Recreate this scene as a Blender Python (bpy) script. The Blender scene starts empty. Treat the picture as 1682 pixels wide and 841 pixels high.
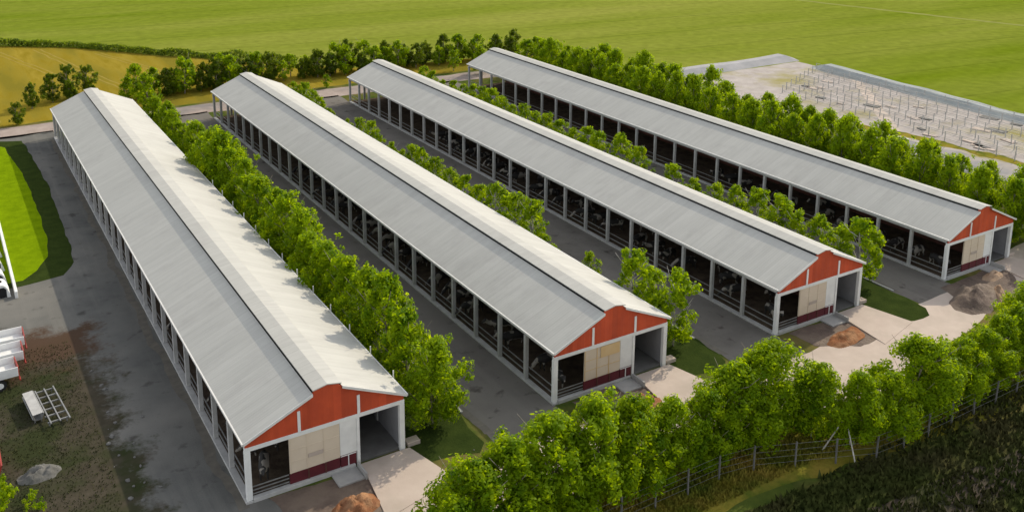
import bpy, bmesh, math, random
from mathutils import Vector, Matrix, noise
random.seed(7)
C = bpy.context.scene
COL = C.collection

# ---------------------------------------------------------------- camera
cam_d = bpy.data.cameras.new('camera')
cam = bpy.data.objects.new('camera', cam_d); COL.objects.link(cam)
cam_d.sensor_width = 36.0
cam_d.lens = 1562.72 / 1682 * 36.0
cam_d.shift_x = 0.0
cam_d.shift_y = -0.1700
cam_d.clip_start = 0.5; cam_d.clip_end = 6000
yaw, pitch, roll = 0.5556108983, 0.2250680470, 0.0073804742
F = Vector((math.sin(yaw)*math.cos(pitch), math.cos(yaw)*math.cos(pitch), -math.sin(pitch)))
Rt = Vector((math.cos(yaw), -math.sin(yaw), 0)); Up = Rt.cross(F)
Rx = math.cos(roll)*Rt + math.sin(roll)*Up; Uy = -math.sin(roll)*Rt + math.cos(roll)*Up
m = Matrix((Rx, Uy, -F)).transposed().to_4x4(); m.translation = Vector((0, 0, 37.1415))
cam.matrix_world = m
C.camera = cam

# ---------------------------------------------------------------- light
SUN_EL = math.radians(33)
SX, SY = 0.948, 0.318                       # horizontal direction towards the sun
sd = Vector((SX*math.cos(SUN_EL), SY*math.cos(SUN_EL), math.sin(SUN_EL))).normalized()
w = bpy.data.worlds.new('World'); C.world = w; w.use_nodes = True
nt = w.node_tree; bg = nt.nodes['Background']
sky = nt.nodes.new('ShaderNodeTexSky'); sky.sky_type = 'NISHITA'; sky.sun_disc = False
sky.sun_elevation = SUN_EL; sky.sun_rotation = math.atan2(SX, SY)
sky.air_density = 1.0; sky.dust_density = 1.0; sky.ozone_density = 0.6
hs = nt.nodes.new('ShaderNodeHueSaturation'); hs.inputs['Saturation'].default_value = 0.22   # milky summer sky
nt.links.new(sky.outputs[0], hs.inputs['Color']); nt.links.new(hs.outputs[0], bg.inputs[0]); bg.inputs[1].default_value = 0.15
sl = bpy.data.lights.new('sun', 'SUN'); so = bpy.data.objects.new('sun', sl); COL.objects.link(so)
sl.energy = 2.05; sl.angle = math.radians(0.6); sl.color = (1.0, 0.885, 0.69)
so.rotation_euler = sd.to_track_quat('Z', 'Y').to_euler(); so.location = (60, 90, 120)
C.view_settings.view_transform = 'Standard'; C.view_settings.look = 'None'
C.view_settings.gamma = 1.0; C.view_settings.use_curve_mapping = False
C.view_settings.exposure = 0.80

# ---------------------------------------------------------------- materials
def mat(name, c1, c2=None, scale=1.0, rough=0.8, bump=0.0, bscale=None, c3=None, s3=0.1, stretch=None,
        rotz=0.0, spec=0.3, metal=0.0, coords='world', lo=0.35, hi=0.65, lo3=0.45, hi3=0.62, detail=6):
    M = bpy.data.materials.new(name); M.use_nodes = True
    t = M.node_tree; N = t.nodes; L = t.links; b = N['Principled BSDF']
    b.inputs['Roughness'].default_value = rough; b.inputs['Metallic'].default_value = metal
    b.inputs['Specular IOR Level'].default_value = spec
    if c2 is None:
        b.inputs['Base Color'].default_value = (*c1, 1)
        if not bump: return M
        c2 = c1
    if coords == 'world':
        g = N.new('ShaderNodeNewGeometry'); src = g.outputs['Position']
    else:
        g = N.new('ShaderNodeTexCoord'); src = g.outputs['Object']
    mp = N.new('ShaderNodeMapping'); L.new(src, mp.inputs[0])
    mp.inputs['Rotation'].default_value = (0, 0, rotz)
    if stretch: mp.inputs['Scale'].default_value = stretch
    def noi(s, det=detail):
        n = N.new('ShaderNodeTexNoise'); n.inputs['Scale'].default_value = s; n.inputs['Detail'].default_value = det
        n.inputs['Roughness'].default_value = 0.62
        L.new(mp.outputs[0], n.inputs[0]); return n
    def ramp(n, a, z):
        r = N.new('ShaderNodeMapRange'); r.inputs[1].default_value = a; r.inputs[2].default_value = z
        L.new(n.outputs[0], r.inputs[0]); return r
    mx = N.new('ShaderNodeMix'); mx.data_type = 'RGBA'
    mx.inputs[6].default_value = (*c1, 1); mx.inputs[7].default_value = (*c2, 1)
    L.new(ramp(noi(scale), lo, hi).outputs[0], mx.inputs[0]); out = mx.outputs[2]
    if c3:
        m2 = N.new('ShaderNodeMix'); m2.data_type = 'RGBA'; m2.inputs[7].default_value = (*c3, 1)
        L.new(out, m2.inputs[6]); L.new(ramp(noi(s3, 4), lo3, hi3).outputs[0], m2.inputs[0]); out = m2.outputs[2]
    L.new(out, b.inputs['Base Color'])
    if bump:
        bn = N.new('ShaderNodeBump'); bn.inputs['Distance'].default_value = bump; bn.inputs['Strength'].default_value = 0.8
        L.new(noi(bscale or scale*4).outputs[0], bn.inputs['Height']); L.new(bn.outputs[0], b.inputs['Normal'])
    return M

def road_mat(name, c1, c2, dust, stain):
    Mt = mat(name, c1, c2, 0.45, 0.95, 0.02, 9.0, c3=dust, s3=0.09, spec=0.0, lo3=0.42, hi3=0.70)
    t = Mt.node_tree; N = t.nodes; L = t.links; b = N['Principled BSDF']; src = b.inputs['Base Color'].links[0].from_socket
    g = N.new('ShaderNodeNewGeometry')
    for (sc, col, lo, hi, amt) in (((1.1, .035, 1), dust, .52, .68, .55), ((.8, .8, 1), stain, .60, .72, .7), ((7, 7, 1), stain, .62, .8, .5), ((.25, .05, 1), dust, .5, .72, .5)):
        mp = N.new('ShaderNodeMapping'); mp.inputs['Scale'].default_value = sc; L.new(g.outputs['Position'], mp.inputs[0])
        n = N.new('ShaderNodeTexNoise'); n.inputs['Scale'].default_value = 1.0; n.inputs['Detail'].default_value = 5; L.new(mp.outputs[0], n.inputs[0])
        mr = N.new('ShaderNodeMapRange'); mr.inputs[1].default_value = lo; mr.inputs[2].default_value = hi; mr.inputs[4].default_value = amt; L.new(n.outputs[0], mr.inputs[0])
        mx = N.new('ShaderNodeMix'); mx.data_type = 'RGBA'; mx.inputs[7].default_value = (*col, 1); L.new(src, mx.inputs[6]); L.new(mr.outputs[0], mx.inputs[0]); src = mx.outputs[2]
    L.new(src, b.inputs['Base Color']); return Mt
M = {}
FA = math.radians(31.7)
M['crop'] = mat('green_crop', (0.100, 0.152, 0.004), (0.132, 0.182, 0.008), 0.035, 0.9, 0.05, 2.5, c3=(0.215, 0.232, 0.042), s3=0.004, stretch=(1, 5, 1), rotz=FA, spec=0.0, lo=0.25, hi=0.75, lo3=0.34, hi3=0.66)
def tramlines(Mt, every, width, amt):
    t = Mt.node_tree; N = t.nodes; L = t.links; b = N['Principled BSDF']; src = b.inputs['Base Color'].links[0].from_socket
    g = N.new('ShaderNodeNewGeometry'); sx = N.new('ShaderNodeSeparateXYZ'); L.new(g.outputs['Position'], sx.inputs[0])
    a = N.new('ShaderNodeMath'); a.operation = 'MULTIPLY_ADD'; a.inputs[1].default_value = .12; L.new(sx.outputs[0], a.inputs[0]); L.new(sx.outputs[1], a.inputs[2])
    m1 = N.new('ShaderNodeMath'); m1.operation = 'MULTIPLY'; m1.inputs[1].default_value = 1/every; L.new(a.outputs[0], m1.inputs[0])
    fr = N.new('ShaderNodeMath'); fr.operation = 'FRACT'; L.new(m1.outputs[0], fr.inputs[0])
    lt = N.new('ShaderNodeMath'); lt.operation = 'LESS_THAN'; lt.inputs[1].default_value = width/every; L.new(fr.outputs[0], lt.inputs[0])
    n = N.new('ShaderNodeTexNoise'); n.inputs['Scale'].default_value = .5; n.inputs['Detail'].default_value = 8; L.new(g.outputs['Position'], n.inputs[0])
    nm = N.new('ShaderNodeMapRange'); nm.inputs[1].default_value = .3; nm.inputs[2].default_value = .7; nm.inputs[3].default_value = .86; nm.inputs[4].default_value = 1.12; L.new(n.outputs[0], nm.inputs[0])
    k = N.new('ShaderNodeMath'); k.operation = 'MULTIPLY_ADD'; k.inputs[1].default_value = -amt; L.new(lt.outputs[0], k.inputs[0]); L.new(nm.outputs[0], k.inputs[2])
    vm = N.new('ShaderNodeVectorMath'); vm.operation = 'SCALE'; L.new(src, vm.inputs[0]); L.new(k.outputs[0], vm.inputs['Scale']); L.new(vm.outputs[0], b.inputs['Base Color'])
tramlines(M['crop'], 18.0, .7, .16)
M['wheat'] = mat('ripe_wheat', (0.22, 0.165, 0.016), (0.29, 0.22, 0.032), 0.12, 0.9, 0.06, 2.0, c3=(0.18, 0.15, 0.02), s3=0.03, stretch=(6, 1, 1), rotz=math.radians(12), spec=0.0)
M['yard'] = mat('rough_grass', (0.050, 0.075, 0.016), (0.085, 0.110, 0.022), 0.7, 0.95, 0.08, 3.0, c3=(0.15, 0.125, 0.045), s3=0.16, spec=0.0)
M['lawn'] = mat('mown_lawn', (0.13, 0.205, 0.003), (0.18, 0.27, 0.004), 0.8, 0.95, 0.05, 6.0, spec=0.0)
M['track2'] = mat('dark_track', (0.055, 0.046, 0.036), (0.075, 0.062, 0.048), 0.5, 0.95, 0.03, 6.0, c3=(0.045, 0.050, 0.024), s3=0.3, spec=0.0)
M['weed'] = mat('sparse_weeds', (0.050, 0.058, 0.022), (0.075, 0.078, 0.034), 0.8, 0.95, spec=0.0)
M['floor'] = mat('passage_floor_shade', (0.13, 0.125, 0.12), (0.19, 0.185, 0.175), 0.6, 0.9, spec=0.1)  # concrete darkened so its colour holds the shade inside the passage
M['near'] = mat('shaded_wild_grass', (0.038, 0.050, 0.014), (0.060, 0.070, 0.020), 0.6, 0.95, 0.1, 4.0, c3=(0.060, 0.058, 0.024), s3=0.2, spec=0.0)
M['gredge'] = mat('gravelly_dirt', (0.078, 0.074, 0.064), (0.10, 0.098, 0.090), 1.4, 0.95, 0.05, 6.0, c3=(0.058, 0.052, 0.040), s3=0.7, spec=0.0)
M['dust'] = mat('pale_dust', (0.17, 0.155, 0.13), (0.125, 0.115, 0.10), 1.2, 0.95, spec=0.0)
M['wtrack'] = mat('flattened_wheat', (0.29, 0.225, 0.05), (0.25, 0.19, 0.04), 0.5, 0.95, spec=0.0)
M['verge'] = mat('unmown_grass_shade', (0.026, 0.040, 0.010), (0.038, 0.055, 0.013), 0.8, 0.95, 0.08, 5.0, spec=0.0)  # unmown grass with shade worked into its dark green
M['dryg'] = mat('dry_grass', (0.17, 0.17, 0.02), (0.30, 0.22, 0.045), 0.35, 0.95, 0.12, 3.0, c3=(0.09, 0.12, 0.018), s3=0.22, spec=0.0)
M['asphalt'] = road_mat('dusty_yard_asphalt', (0.106, 0.106, 0.100), (0.134, 0.134, 0.126), (0.185, 0.178, 0.162), (0.055, 0.052, 0.048))
def earth_with_shade(Mt):  # bare earth, its colour darkened to hold the shade over the left yard
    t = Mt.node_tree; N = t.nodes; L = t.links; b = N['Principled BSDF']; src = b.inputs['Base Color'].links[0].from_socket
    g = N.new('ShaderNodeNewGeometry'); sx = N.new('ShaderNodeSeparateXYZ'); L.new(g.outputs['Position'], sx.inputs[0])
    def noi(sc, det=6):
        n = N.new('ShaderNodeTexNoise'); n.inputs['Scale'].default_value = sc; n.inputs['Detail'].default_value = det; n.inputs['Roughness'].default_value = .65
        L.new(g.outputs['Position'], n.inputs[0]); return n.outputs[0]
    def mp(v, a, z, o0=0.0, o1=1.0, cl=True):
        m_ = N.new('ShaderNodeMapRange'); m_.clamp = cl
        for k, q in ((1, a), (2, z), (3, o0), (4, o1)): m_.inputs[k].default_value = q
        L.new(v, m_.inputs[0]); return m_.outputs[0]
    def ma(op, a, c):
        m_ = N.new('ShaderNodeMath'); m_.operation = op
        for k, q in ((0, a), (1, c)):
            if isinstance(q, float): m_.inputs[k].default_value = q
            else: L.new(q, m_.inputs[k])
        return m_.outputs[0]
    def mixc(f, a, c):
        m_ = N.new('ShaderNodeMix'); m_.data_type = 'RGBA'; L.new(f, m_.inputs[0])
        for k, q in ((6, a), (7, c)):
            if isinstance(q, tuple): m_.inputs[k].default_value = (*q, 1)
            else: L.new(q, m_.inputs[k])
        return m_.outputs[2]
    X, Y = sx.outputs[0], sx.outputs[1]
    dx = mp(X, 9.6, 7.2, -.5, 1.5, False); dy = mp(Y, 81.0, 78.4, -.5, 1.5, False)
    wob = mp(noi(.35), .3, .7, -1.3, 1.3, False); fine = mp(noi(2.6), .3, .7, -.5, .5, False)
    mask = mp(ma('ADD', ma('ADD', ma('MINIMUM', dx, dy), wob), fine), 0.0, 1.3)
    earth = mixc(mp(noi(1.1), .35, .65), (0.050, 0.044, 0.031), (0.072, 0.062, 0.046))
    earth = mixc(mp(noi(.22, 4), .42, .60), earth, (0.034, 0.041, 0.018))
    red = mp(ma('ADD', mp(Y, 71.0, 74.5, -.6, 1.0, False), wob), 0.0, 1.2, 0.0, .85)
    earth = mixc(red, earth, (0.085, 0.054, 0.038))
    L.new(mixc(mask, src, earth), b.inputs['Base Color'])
earth_with_shade(M['asphalt'])
M['asph2'] = road_mat('dusty_barn_road', (0.130, 0.119, 0.108), (0.165, 0.151, 0.137), (0.180, 0.168, 0.150), (0.045, 0.038, 0.033))
M['gravel'] = mat('pale_gravel', (0.30, 0.245, 0.215), (0.38, 0.32, 0.285), 0.4, 0.95, 0.05, 6.0, c3=(0.22, 0.20, 0.19), s3=0.12, spec=0.0)
M['slab'] = mat('pale_concrete', (0.46, 0.38, 0.325), (0.51, 0.43, 0.37), 0.6, 0.9, 0.012, 8.0, c3=(0.41, 0.345, 0.29), s3=0.18, spec=0.2)
M['mud'] = mat('damp_mud', (0.085, 0.062, 0.050), (0.14, 0.10, 0.08), 0.8, 0.85, 0.12, 3.0, c3=(0.17, 0.13, 0.10), s3=0.3, spec=0.3)
M['earth'] = mat('shade_darkened_earth', (0.042, 0.037, 0.026), (0.056, 0.047, 0.033), 0.5, 0.95, 0.12, 3.0, c3=(0.026, 0.032, 0.014), s3=0.16, spec=0.0, lo3=0.38, hi3=0.62)  # earth colour lowered to include the shade lying on it
M['redearth'] = mat('reddish_earth', (0.066, 0.044, 0.032), (0.05, 0.040, 0.030), 0.5, 0.95, 0.1, 3.0, spec=0.0)
M['sand'] = mat('sandy_fill', (0.35, 0.315, 0.29), (0.45, 0.41, 0.385), 0.35, 0.95, 0.1, 2.0, c3=(0.30, 0.27, 0.12), s3=0.09, spec=0.0, lo3=0.5, hi3=0.7)
M['bluegr'] = mat('grey_hardcore', (0.20, 0.205, 0.215), (0.28, 0.275, 0.28), 0.25, 0.95, 0.05, 3.0, c3=(0.36, 0.33, 0.30), s3=0.1, spec=0.0)
M['berm'] = mat('grey_embankment', (0.33, 0.33, 0.335), (0.42, 0.405, 0.41), 0.3, 0.9, 0.05, 2.0, spec=0.0)
M['berm2'] = mat('bluish_embankment', (0.30, 0.325, 0.32), (0.38, 0.40, 0.395), 0.3, 0.9, 0.05, 2.0, spec=0.0)
M['white'] = mat('white_paint', (0.78, 0.78, 0.76), (0.68, 0.68, 0.665), 1.2, 0.6, spec=0.35)
M['post'] = mat('grey_concrete_post', (0.46, 0.455, 0.44), (0.36, 0.355, 0.345), 1.5, 0.8, spec=0.25)
M['fascia'] = mat('white_trim', (0.70, 0.69, 0.66), (0.60, 0.59, 0.57), 0.8, 0.55, spec=0.4)
M['conc'] = mat('shed_concrete', (0.30, 0.30, 0.295), (0.38, 0.375, 0.36), 0.8, 0.85, 0.01, 6.0, spec=0.2)
M['cream'] = mat('cream_panel', (0.60, 0.50, 0.385), (0.66, 0.56, 0.44), 0.5, 0.8, spec=0.2)
M['tanp'] = mat('tan_board', (0.62, 0.43, 0.21), (0.66, 0.48, 0.26), 0.7, 0.8, spec=0.2)
M['maroon'] = mat('maroon_paint', (0.12, 0.018, 0.025), (0.085, 0.014, 0.02), 1.5, 0.6, spec=0.3)
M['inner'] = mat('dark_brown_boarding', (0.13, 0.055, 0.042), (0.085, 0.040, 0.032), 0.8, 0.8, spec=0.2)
M['curt'] = mat('grey_curtain', (0.30, 0.30, 0.31), (0.24, 0.24, 0.25), 0.7, 0.8, spec=0.2)
M['undershade'] = mat('roof_underside_shade', (0.13, 0.10, 0.085), (0.10, 0.08, 0.07), 0.6, 0.9, spec=0.0)  # interior shade put into the colour of the roof undersides
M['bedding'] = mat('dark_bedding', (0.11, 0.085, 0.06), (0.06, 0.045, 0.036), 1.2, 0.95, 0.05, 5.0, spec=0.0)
M['steel'] = mat('galvanised_steel', (0.32, 0.32, 0.31), (0.22, 0.22, 0.215), 2.0, 0.5, metal=0.4)
M['dark'] = mat('black_gap', (0.012, 0.012, 0.013))
M['redsteel'] = mat('red_steel', (0.38, 0.045, 0.03), (0.28, 0.04, 0.03), 3.0, 0.5)
M['rubber'] = mat('tyre_rubber', (0.02, 0.02, 0.02), rough=0.8)
M['bark'] = mat('pale_bark', (0.30, 0.27, 0.22), (0.17, 0.145, 0.11), 4.0, 0.9, 0.02, 12, coords='obj', spec=0.0)
M['whitewash'] = mat('whitewashed_bark', (0.55, 0.53, 0.48), (0.36, 0.33, 0.28), 4.0, 0.9, coords='obj', spec=0.0)
M['orange'] = mat('orange_soil', (0.30, 0.135, 0.065), (0.19, 0.088, 0.05), 1.2, 0.95, 0.15, 4.0, c3=(0.36, 0.20, 0.11), s3=0.8, spec=0.0)
M['tansoil'] = mat('tan_soil', (0.42, 0.31, 0.22), (0.33, 0.23, 0.16), 1.2, 0.95, 0.15, 4.0, spec=0.0)
M['stone'] = mat('grey_stone', (0.17, 0.165, 0.155), (0.11, 0.108, 0.10), 1.5, 0.9, 0.05, 5.0, spec=0.2)
M['track'] = mat('bare_track', (0.20, 0.215, 0.06), (0.24, 0.25, 0.075), 0.3, 0.95, spec=0.0)

def roof_mat(name, c1, c2, c3):
    Mt = mat(name, c1, c2, 0.10, 0.85, 0, c3=c3, s3=0.5, spec=0.0, lo=0.3, hi=0.7, lo3=0.5, hi3=0.8)
    t = Mt.node_tree; N = t.nodes; L = t.links
    g = N.new('ShaderNodeNewGeometry'); sx = N.new('ShaderNodeSeparateXYZ'); L.new(g.outputs['Position'], sx.inputs[0])
    mu = N.new('ShaderNodeMath'); mu.operation = 'MULTIPLY'; mu.inputs[1].default_value = 2*math.pi/0.25; L.new(sx.outputs[1], mu.inputs[0])
    si = N.new('ShaderNodeMath'); si.operation = 'SINE'; L.new(mu.outputs[0], si.inputs[0])
    bn = N.new('ShaderNodeBump'); bn.inputs['Distance'].default_value = 0.006; bn.inputs['Strength'].default_value = 0.5
    L.new(si.outputs[0], bn.inputs['Height']); L.new(bn.outputs[0], N['Principled BSDF'].inputs['Normal'])
    # sheet-to-sheet tone: every metre of roof is its own sheet
    fl = N.new('ShaderNodeMath'); fl.operation = 'FLOOR'; L.new(sx.outputs[1], fl.inputs[0])
    wn = N.new('ShaderNodeTexWhiteNoise'); wn.noise_dimensions = '1D'; L.new(fl.outputs[0], wn.inputs['W'])
    mr = N.new('ShaderNodeMapRange'); mr.inputs[3].default_value = 0.96; mr.inputs[4].default_value = 1.02; L.new(wn.outputs[0], mr.inputs[0])
    fr = N.new('ShaderNodeMath'); fr.operation = 'FRACT'; L.new(sx.outputs[1], fr.inputs[0])
    sm = N.new('ShaderNodeMapRange'); sm.inputs[1].default_value = 0.0; sm.inputs[2].default_value = 0.09; sm.inputs[3].default_value = 0.91; sm.inputs[4].default_value = 1.0; L.new(fr.outputs[0], sm.inputs[0])
    # run-off dirt drawn down the slope
    mpp = N.new('ShaderNodeMapping'); mpp.inputs['Scale'].default_value = (.35, 3.2, .35); L.new(g.outputs['Position'], mpp.inputs[0])
    dn = N.new('ShaderNodeTexNoise'); dn.inputs['Scale'].default_value = 1.0; dn.inputs['Detail'].default_value = 6; L.new(mpp.outputs[0], dn.inputs[0])
    dm = N.new('ShaderNodeMapRange'); dm.inputs[1].default_value = 0.35; dm.inputs[2].default_value = 0.75; dm.inputs[3].default_value = 1.01; dm.inputs[4].default_value = 0.92; L.new(dn.outputs[0], dm.inputs[0])
    m1 = N.new('ShaderNodeMath'); m1.operation = 'MULTIPLY'; L.new(sm.outputs[0], m1.inputs[0]); L.new(dm.outputs[0], m1.inputs[1])
    m2 = N.new('ShaderNodeMath'); m2.operation = 'MULTIPLY'; L.new(mr.outputs[0], m2.inputs[0]); L.new(m1.outputs[0], m2.inputs[1]); mr = m2
    b = N['Principled BSDF']; src = b.inputs['Base Color'].links[0].from_socket
    vm = N.new('ShaderNodeVectorMath'); vm.operation = 'SCALE'; L.new(src, vm.inputs[0]); L.new(mr.outputs[0], vm.inputs['Scale'])
    L.new(vm.outputs[0], b.inputs['Base Color'])
    return Mt
M['roof'] = roof_mat('grey_roof_sheeting', (0.46, 0.455, 0.425), (0.49, 0.483, 0.45), (0.43, 0.42, 0.395))

def red_mat():
    Mt = mat('red_gable_cladding', (0.56, 0.082, 0.028), (0.47, 0.066, 0.025), 0.8, 0.6, 0, spec=0.3)
    t = Mt.node_tree; N = t.nodes; L = t.links
    g = N.new('ShaderNodeNewGeometry'); sx = N.new('ShaderNodeSeparateXYZ'); L.new(g.outputs['Position'], sx.inputs[0])
    mu = N.new('ShaderNodeMath'); mu.operation = 'MULTIPLY'; mu.inputs[1].default_value = 1/0.35; L.new(sx.outputs[0], mu.inputs[0])
    fr = N.new('ShaderNodeMath'); fr.operation = 'PINGPONG'; fr.inputs[1].default_value = 1; L.new(mu.outputs[0], fr.inputs[0])
    bn = N.new('ShaderNodeBump'); bn.inputs['Distance'].default_value = 0.03; L.new(fr.outputs[0], bn.inputs['Height'])
    L.new(bn.outputs[0], N['Principled BSDF'].inputs['Normal'])
    m0 = N.new('ShaderNodeMath'); m0.operation = 'MULTIPLY'; m0.inputs[1].default_value = 1/0.5; L.new(sx.outputs[0], m0.inputs[0])
    fl = N.new('ShaderNodeMath'); fl.operation = 'FLOOR'; L.new(m0.outputs[0], fl.inputs[0])
    wn = N.new('ShaderNodeTexWhiteNoise'); wn.noise_dimensions = '1D'; L.new(fl.outputs[0], wn.inputs['W'])
    mr = N.new('ShaderNodeMapRange'); mr.inputs[3].default_value = 0.80; mr.inputs[4].default_value = 1.08; L.new(wn.outputs[0], mr.inputs[0])
    b = N['Principled BSDF']; src = b.inputs['Base Color'].links[0].from_socket
    vm = N.new('ShaderNodeVectorMath'); vm.operation = 'SCALE'; L.new(src, vm.inputs[0]); L.new(mr.outputs[0], vm.inputs['Scale']); L.new(vm.outputs[0], b.inputs['Base Color'])
    return Mt
M['red'] = red_mat()

def leaf_mat(name, c1, c2, c3):
    Mt = bpy.data.materials.new(name); Mt.use_nodes = True
    t = Mt.node_tree; N = t.nodes; L = t.links; b = N['Principled BSDF']
    oi = N.new('ShaderNodeObjectInfo'); g = N.new('ShaderNodeNewGeometry')
    n = N.new('ShaderNodeTexNoise'); n.inputs['Scale'].default_value = 1.1; n.inputs['Detail'].default_value = 3
    L.new(g.outputs['Position'], n.inputs[0])
    mx = N.new('ShaderNodeMix'); mx.data_type = 'RGBA'; mx.inputs[6].default_value = (*c1, 1); mx.inputs[7].default_value = (*c2, 1)
    r = N.new('ShaderNodeMapRange'); r.inputs[1].default_value = .35; r.inputs[2].default_value = .65; L.new(n.outputs[0], r.inputs[0]); L.new(r.outputs[0], mx.inputs[0])
    m2 = N.new('ShaderNodeMix'); m2.data_type = 'RGBA'; m2.inputs[7].default_value = (*c3, 1); L.new(mx.outputs[2], m2.inputs[6])
    mm = N.new('ShaderNodeMath'); mm.operation = 'MULTIPLY'; mm.inputs[1].default_value = 0.6; L.new(oi.outputs['Random'], mm.inputs[0]); L.new(mm.outputs[0], m2.inputs[0])
    L.new(m2.outputs[2], b.inputs['Base Color']); b.inputs['Roughness'].default_value = 0.6; b.inputs['Specular IOR Level'].default_value = 0.08
    tr = N.new('ShaderNodeBsdfTranslucent'); vm = N.new('ShaderNodeVectorMath'); vm.operation = 'MULTIPLY'; vm.inputs[1].default_value = (4.2, 3.5, 0.6)
    L.new(m2.outputs[2], vm.inputs[0]); L.new(vm.outputs[0], tr.inputs[0])
    ms = N.new('ShaderNodeMixShader'); ms.inputs[0].default_value = 0.42
    L.new(b.outputs[0], ms.inputs[1]); L.new(tr.outputs[0], ms.inputs[2]); L.new(ms.outputs[0], N['Material Output'].inputs[0])
    return Mt
M['leaf'] = leaf_mat('green_foliage', (0.050, 0.110, 0.002), (0.175, 0.250, 0.003), (0.130, 0.205, 0.003))
M['leafdk'] = leaf_mat('dark_foliage', (0.032, 0.060, 0.006), (0.065, 0.105, 0.008), (0.075, 0.110, 0.006))
M['leafhd'] = leaf_mat('hedge_foliage', (0.05, 0.085, 0.014), (0.09, 0.13, 0.018), (0.06, 0.10, 0.015))

def cow_mat():
    Mt = bpy.data.materials.new('black_and_white_hide'); Mt.use_nodes = True
    t = Mt.node_tree; N = t.nodes; L = t.links; b = N['Principled BSDF']
    tc = N.new('ShaderNodeTexCoord'); oi = N.new('ShaderNodeObjectInfo')
    ad = N.new('ShaderNodeVectorMath'); ad.operation = 'ADD'; L.new(tc.outputs['Object'], ad.inputs[0])
    cb = N.new('ShaderNodeCombineXYZ'); mu = N.new('ShaderNodeMath'); mu.operation = 'MULTIPLY'; mu.inputs[1].default_value = 37
    L.new(oi.outputs['Random'], mu.inputs[0]); L.new(mu.outputs[0], cb.inputs[0]); L.new(cb.outputs[0], ad.inputs[1])
    n = N.new('ShaderNodeTexNoise'); n.inputs['Scale'].default_value = 1.5; n.inputs['Detail'].default_value = 1; L.new(ad.outputs[0], n.inputs[0])
    cr = N.new('ShaderNodeValToRGB'); cr.color_ramp.elements[0].position = 0.54; cr.color_ramp.elements[1].position = 0.56
    cr.color_ramp.elements[0].color = (0.02, 0.018, 0.017, 1); cr.color_ramp.elements[1].color = (0.27, 0.245, 0.21, 1)
    L.new(n.outputs[0], cr.inputs[0]); L.new(cr.outputs[0], b.inputs['Base Color']); b.inputs['Roughness'].default_value = 0.7
    return Mt
M['cow'] = cow_mat()

# ---------------------------------------------------------------- helpers
def link(name, me, mt, parent=None):
    o = bpy.data.objects.new(name, me); COL.objects.link(o)
    if mt is not None: me.materials.append(mt)
    if parent is not None: o.parent = parent
    return o
def obj(name, bm, mt, parent=None, smooth=False):
    me = bpy.data.meshes.new(name); bm.normal_update(); bm.to_mesh(me); bm.free()
    if smooth:
        for p in me.polygons: p.use_smooth = True
    return link(name, me, mt, parent)
def tag(o, label=None, cat=None, group=None, kind=None):
    if label: o['label'] = label
    if cat: o['category'] = cat
    if group: o['group'] = group
    if kind: o['kind'] = kind
    return o
def empty(name, loc, label, cat, group=None, rz=0.0):
    o = bpy.data.objects.new(name, None); COL.objects.link(o); o.location = loc; o.rotation_euler = (0, 0, rz)
    o.empty_display_size = 0.5
    return tag(o, label, cat, group)
def dup(root, loc, rz=0.0, s=(1, 1, 1), label=None, group=None):
    r = root.copy(); COL.objects.link(r); r.location = loc; r.rotation_euler = (0, 0, rz); r.scale = s
    if label: r['label'] = label
    if group: r['group'] = group
    for ch in list(root.children):
        c = ch.copy(); COL.objects.link(c); c.parent = r
        for g in list(ch.children):
            d = g.copy(); COL.objects.link(d); d.parent = c
    return r
def box(bm, x0, x1, y0, y1, z0, z1, bev=0.0):
    vs = [bm.verts.new(p) for p in ((x0,y0,z0),(x1,y0,z0),(x1,y1,z0),(x0,y1,z0),(x0,y0,z1),(x1,y0,z1),(x1,y1,z1),(x0,y1,z1))]
    fs = [bm.faces.new([vs[i] for i in f]) for f in ((0,3,2,1),(4,5,6,7),(0,1,5,4),(1,2,6,5),(2,3,7,6),(3,0,4,7))]
    if bev:
        es = set(e for f in fs for e in f.edges)
        bmesh.ops.bevel(bm, geom=list(es), offset=bev, segments=1, affect='EDGES')
def bx(*a, bev=0.0):
    bm = bmesh.new(); box(bm, *a, bev=bev); return bm
def prism(bm, prof, y0, y1):
    """extrude an (x,z) outline along y"""
    a = [bm.verts.new((x, y0, z)) for x, z in prof]; b = [bm.verts.new((x, y1, z)) for x, z in prof]
    n = len(prof)
    bm.faces.new(a); bm.faces.new(b[::-1])
    for i in range(n): bm.faces.new((a[i], b[i], b[(i+1) % n], a[(i+1) % n]))
    bmesh.ops.recalc_face_normals(bm, faces=bm.faces)
def tube(bm, p0, p1, r0, r1=None, n=8):
    r1 = r0 if r1 is None else r1
    p0 = Vector(p0); p1 = Vector(p1); d = (p1-p0).normalized()
    a = d.orthogonal().normalized(); b = d.cross(a)
    A = [bm.verts.new(p0 + r0*(math.cos(t)*a + math.sin(t)*b)) for t in [2*math.pi*i/n for i in range(n)]]
    B = [bm.verts.new(p1 + r1*(math.cos(t)*a + math.sin(t)*b)) for t in [2*math.pi*i/n for i in range(n)]]
    for i in range(n): bm.faces.new((A[i], A[(i+1) % n], B[(i+1) % n], B[i]))
    bm.faces.new(A[::-1]); bm.faces.new(B)
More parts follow.
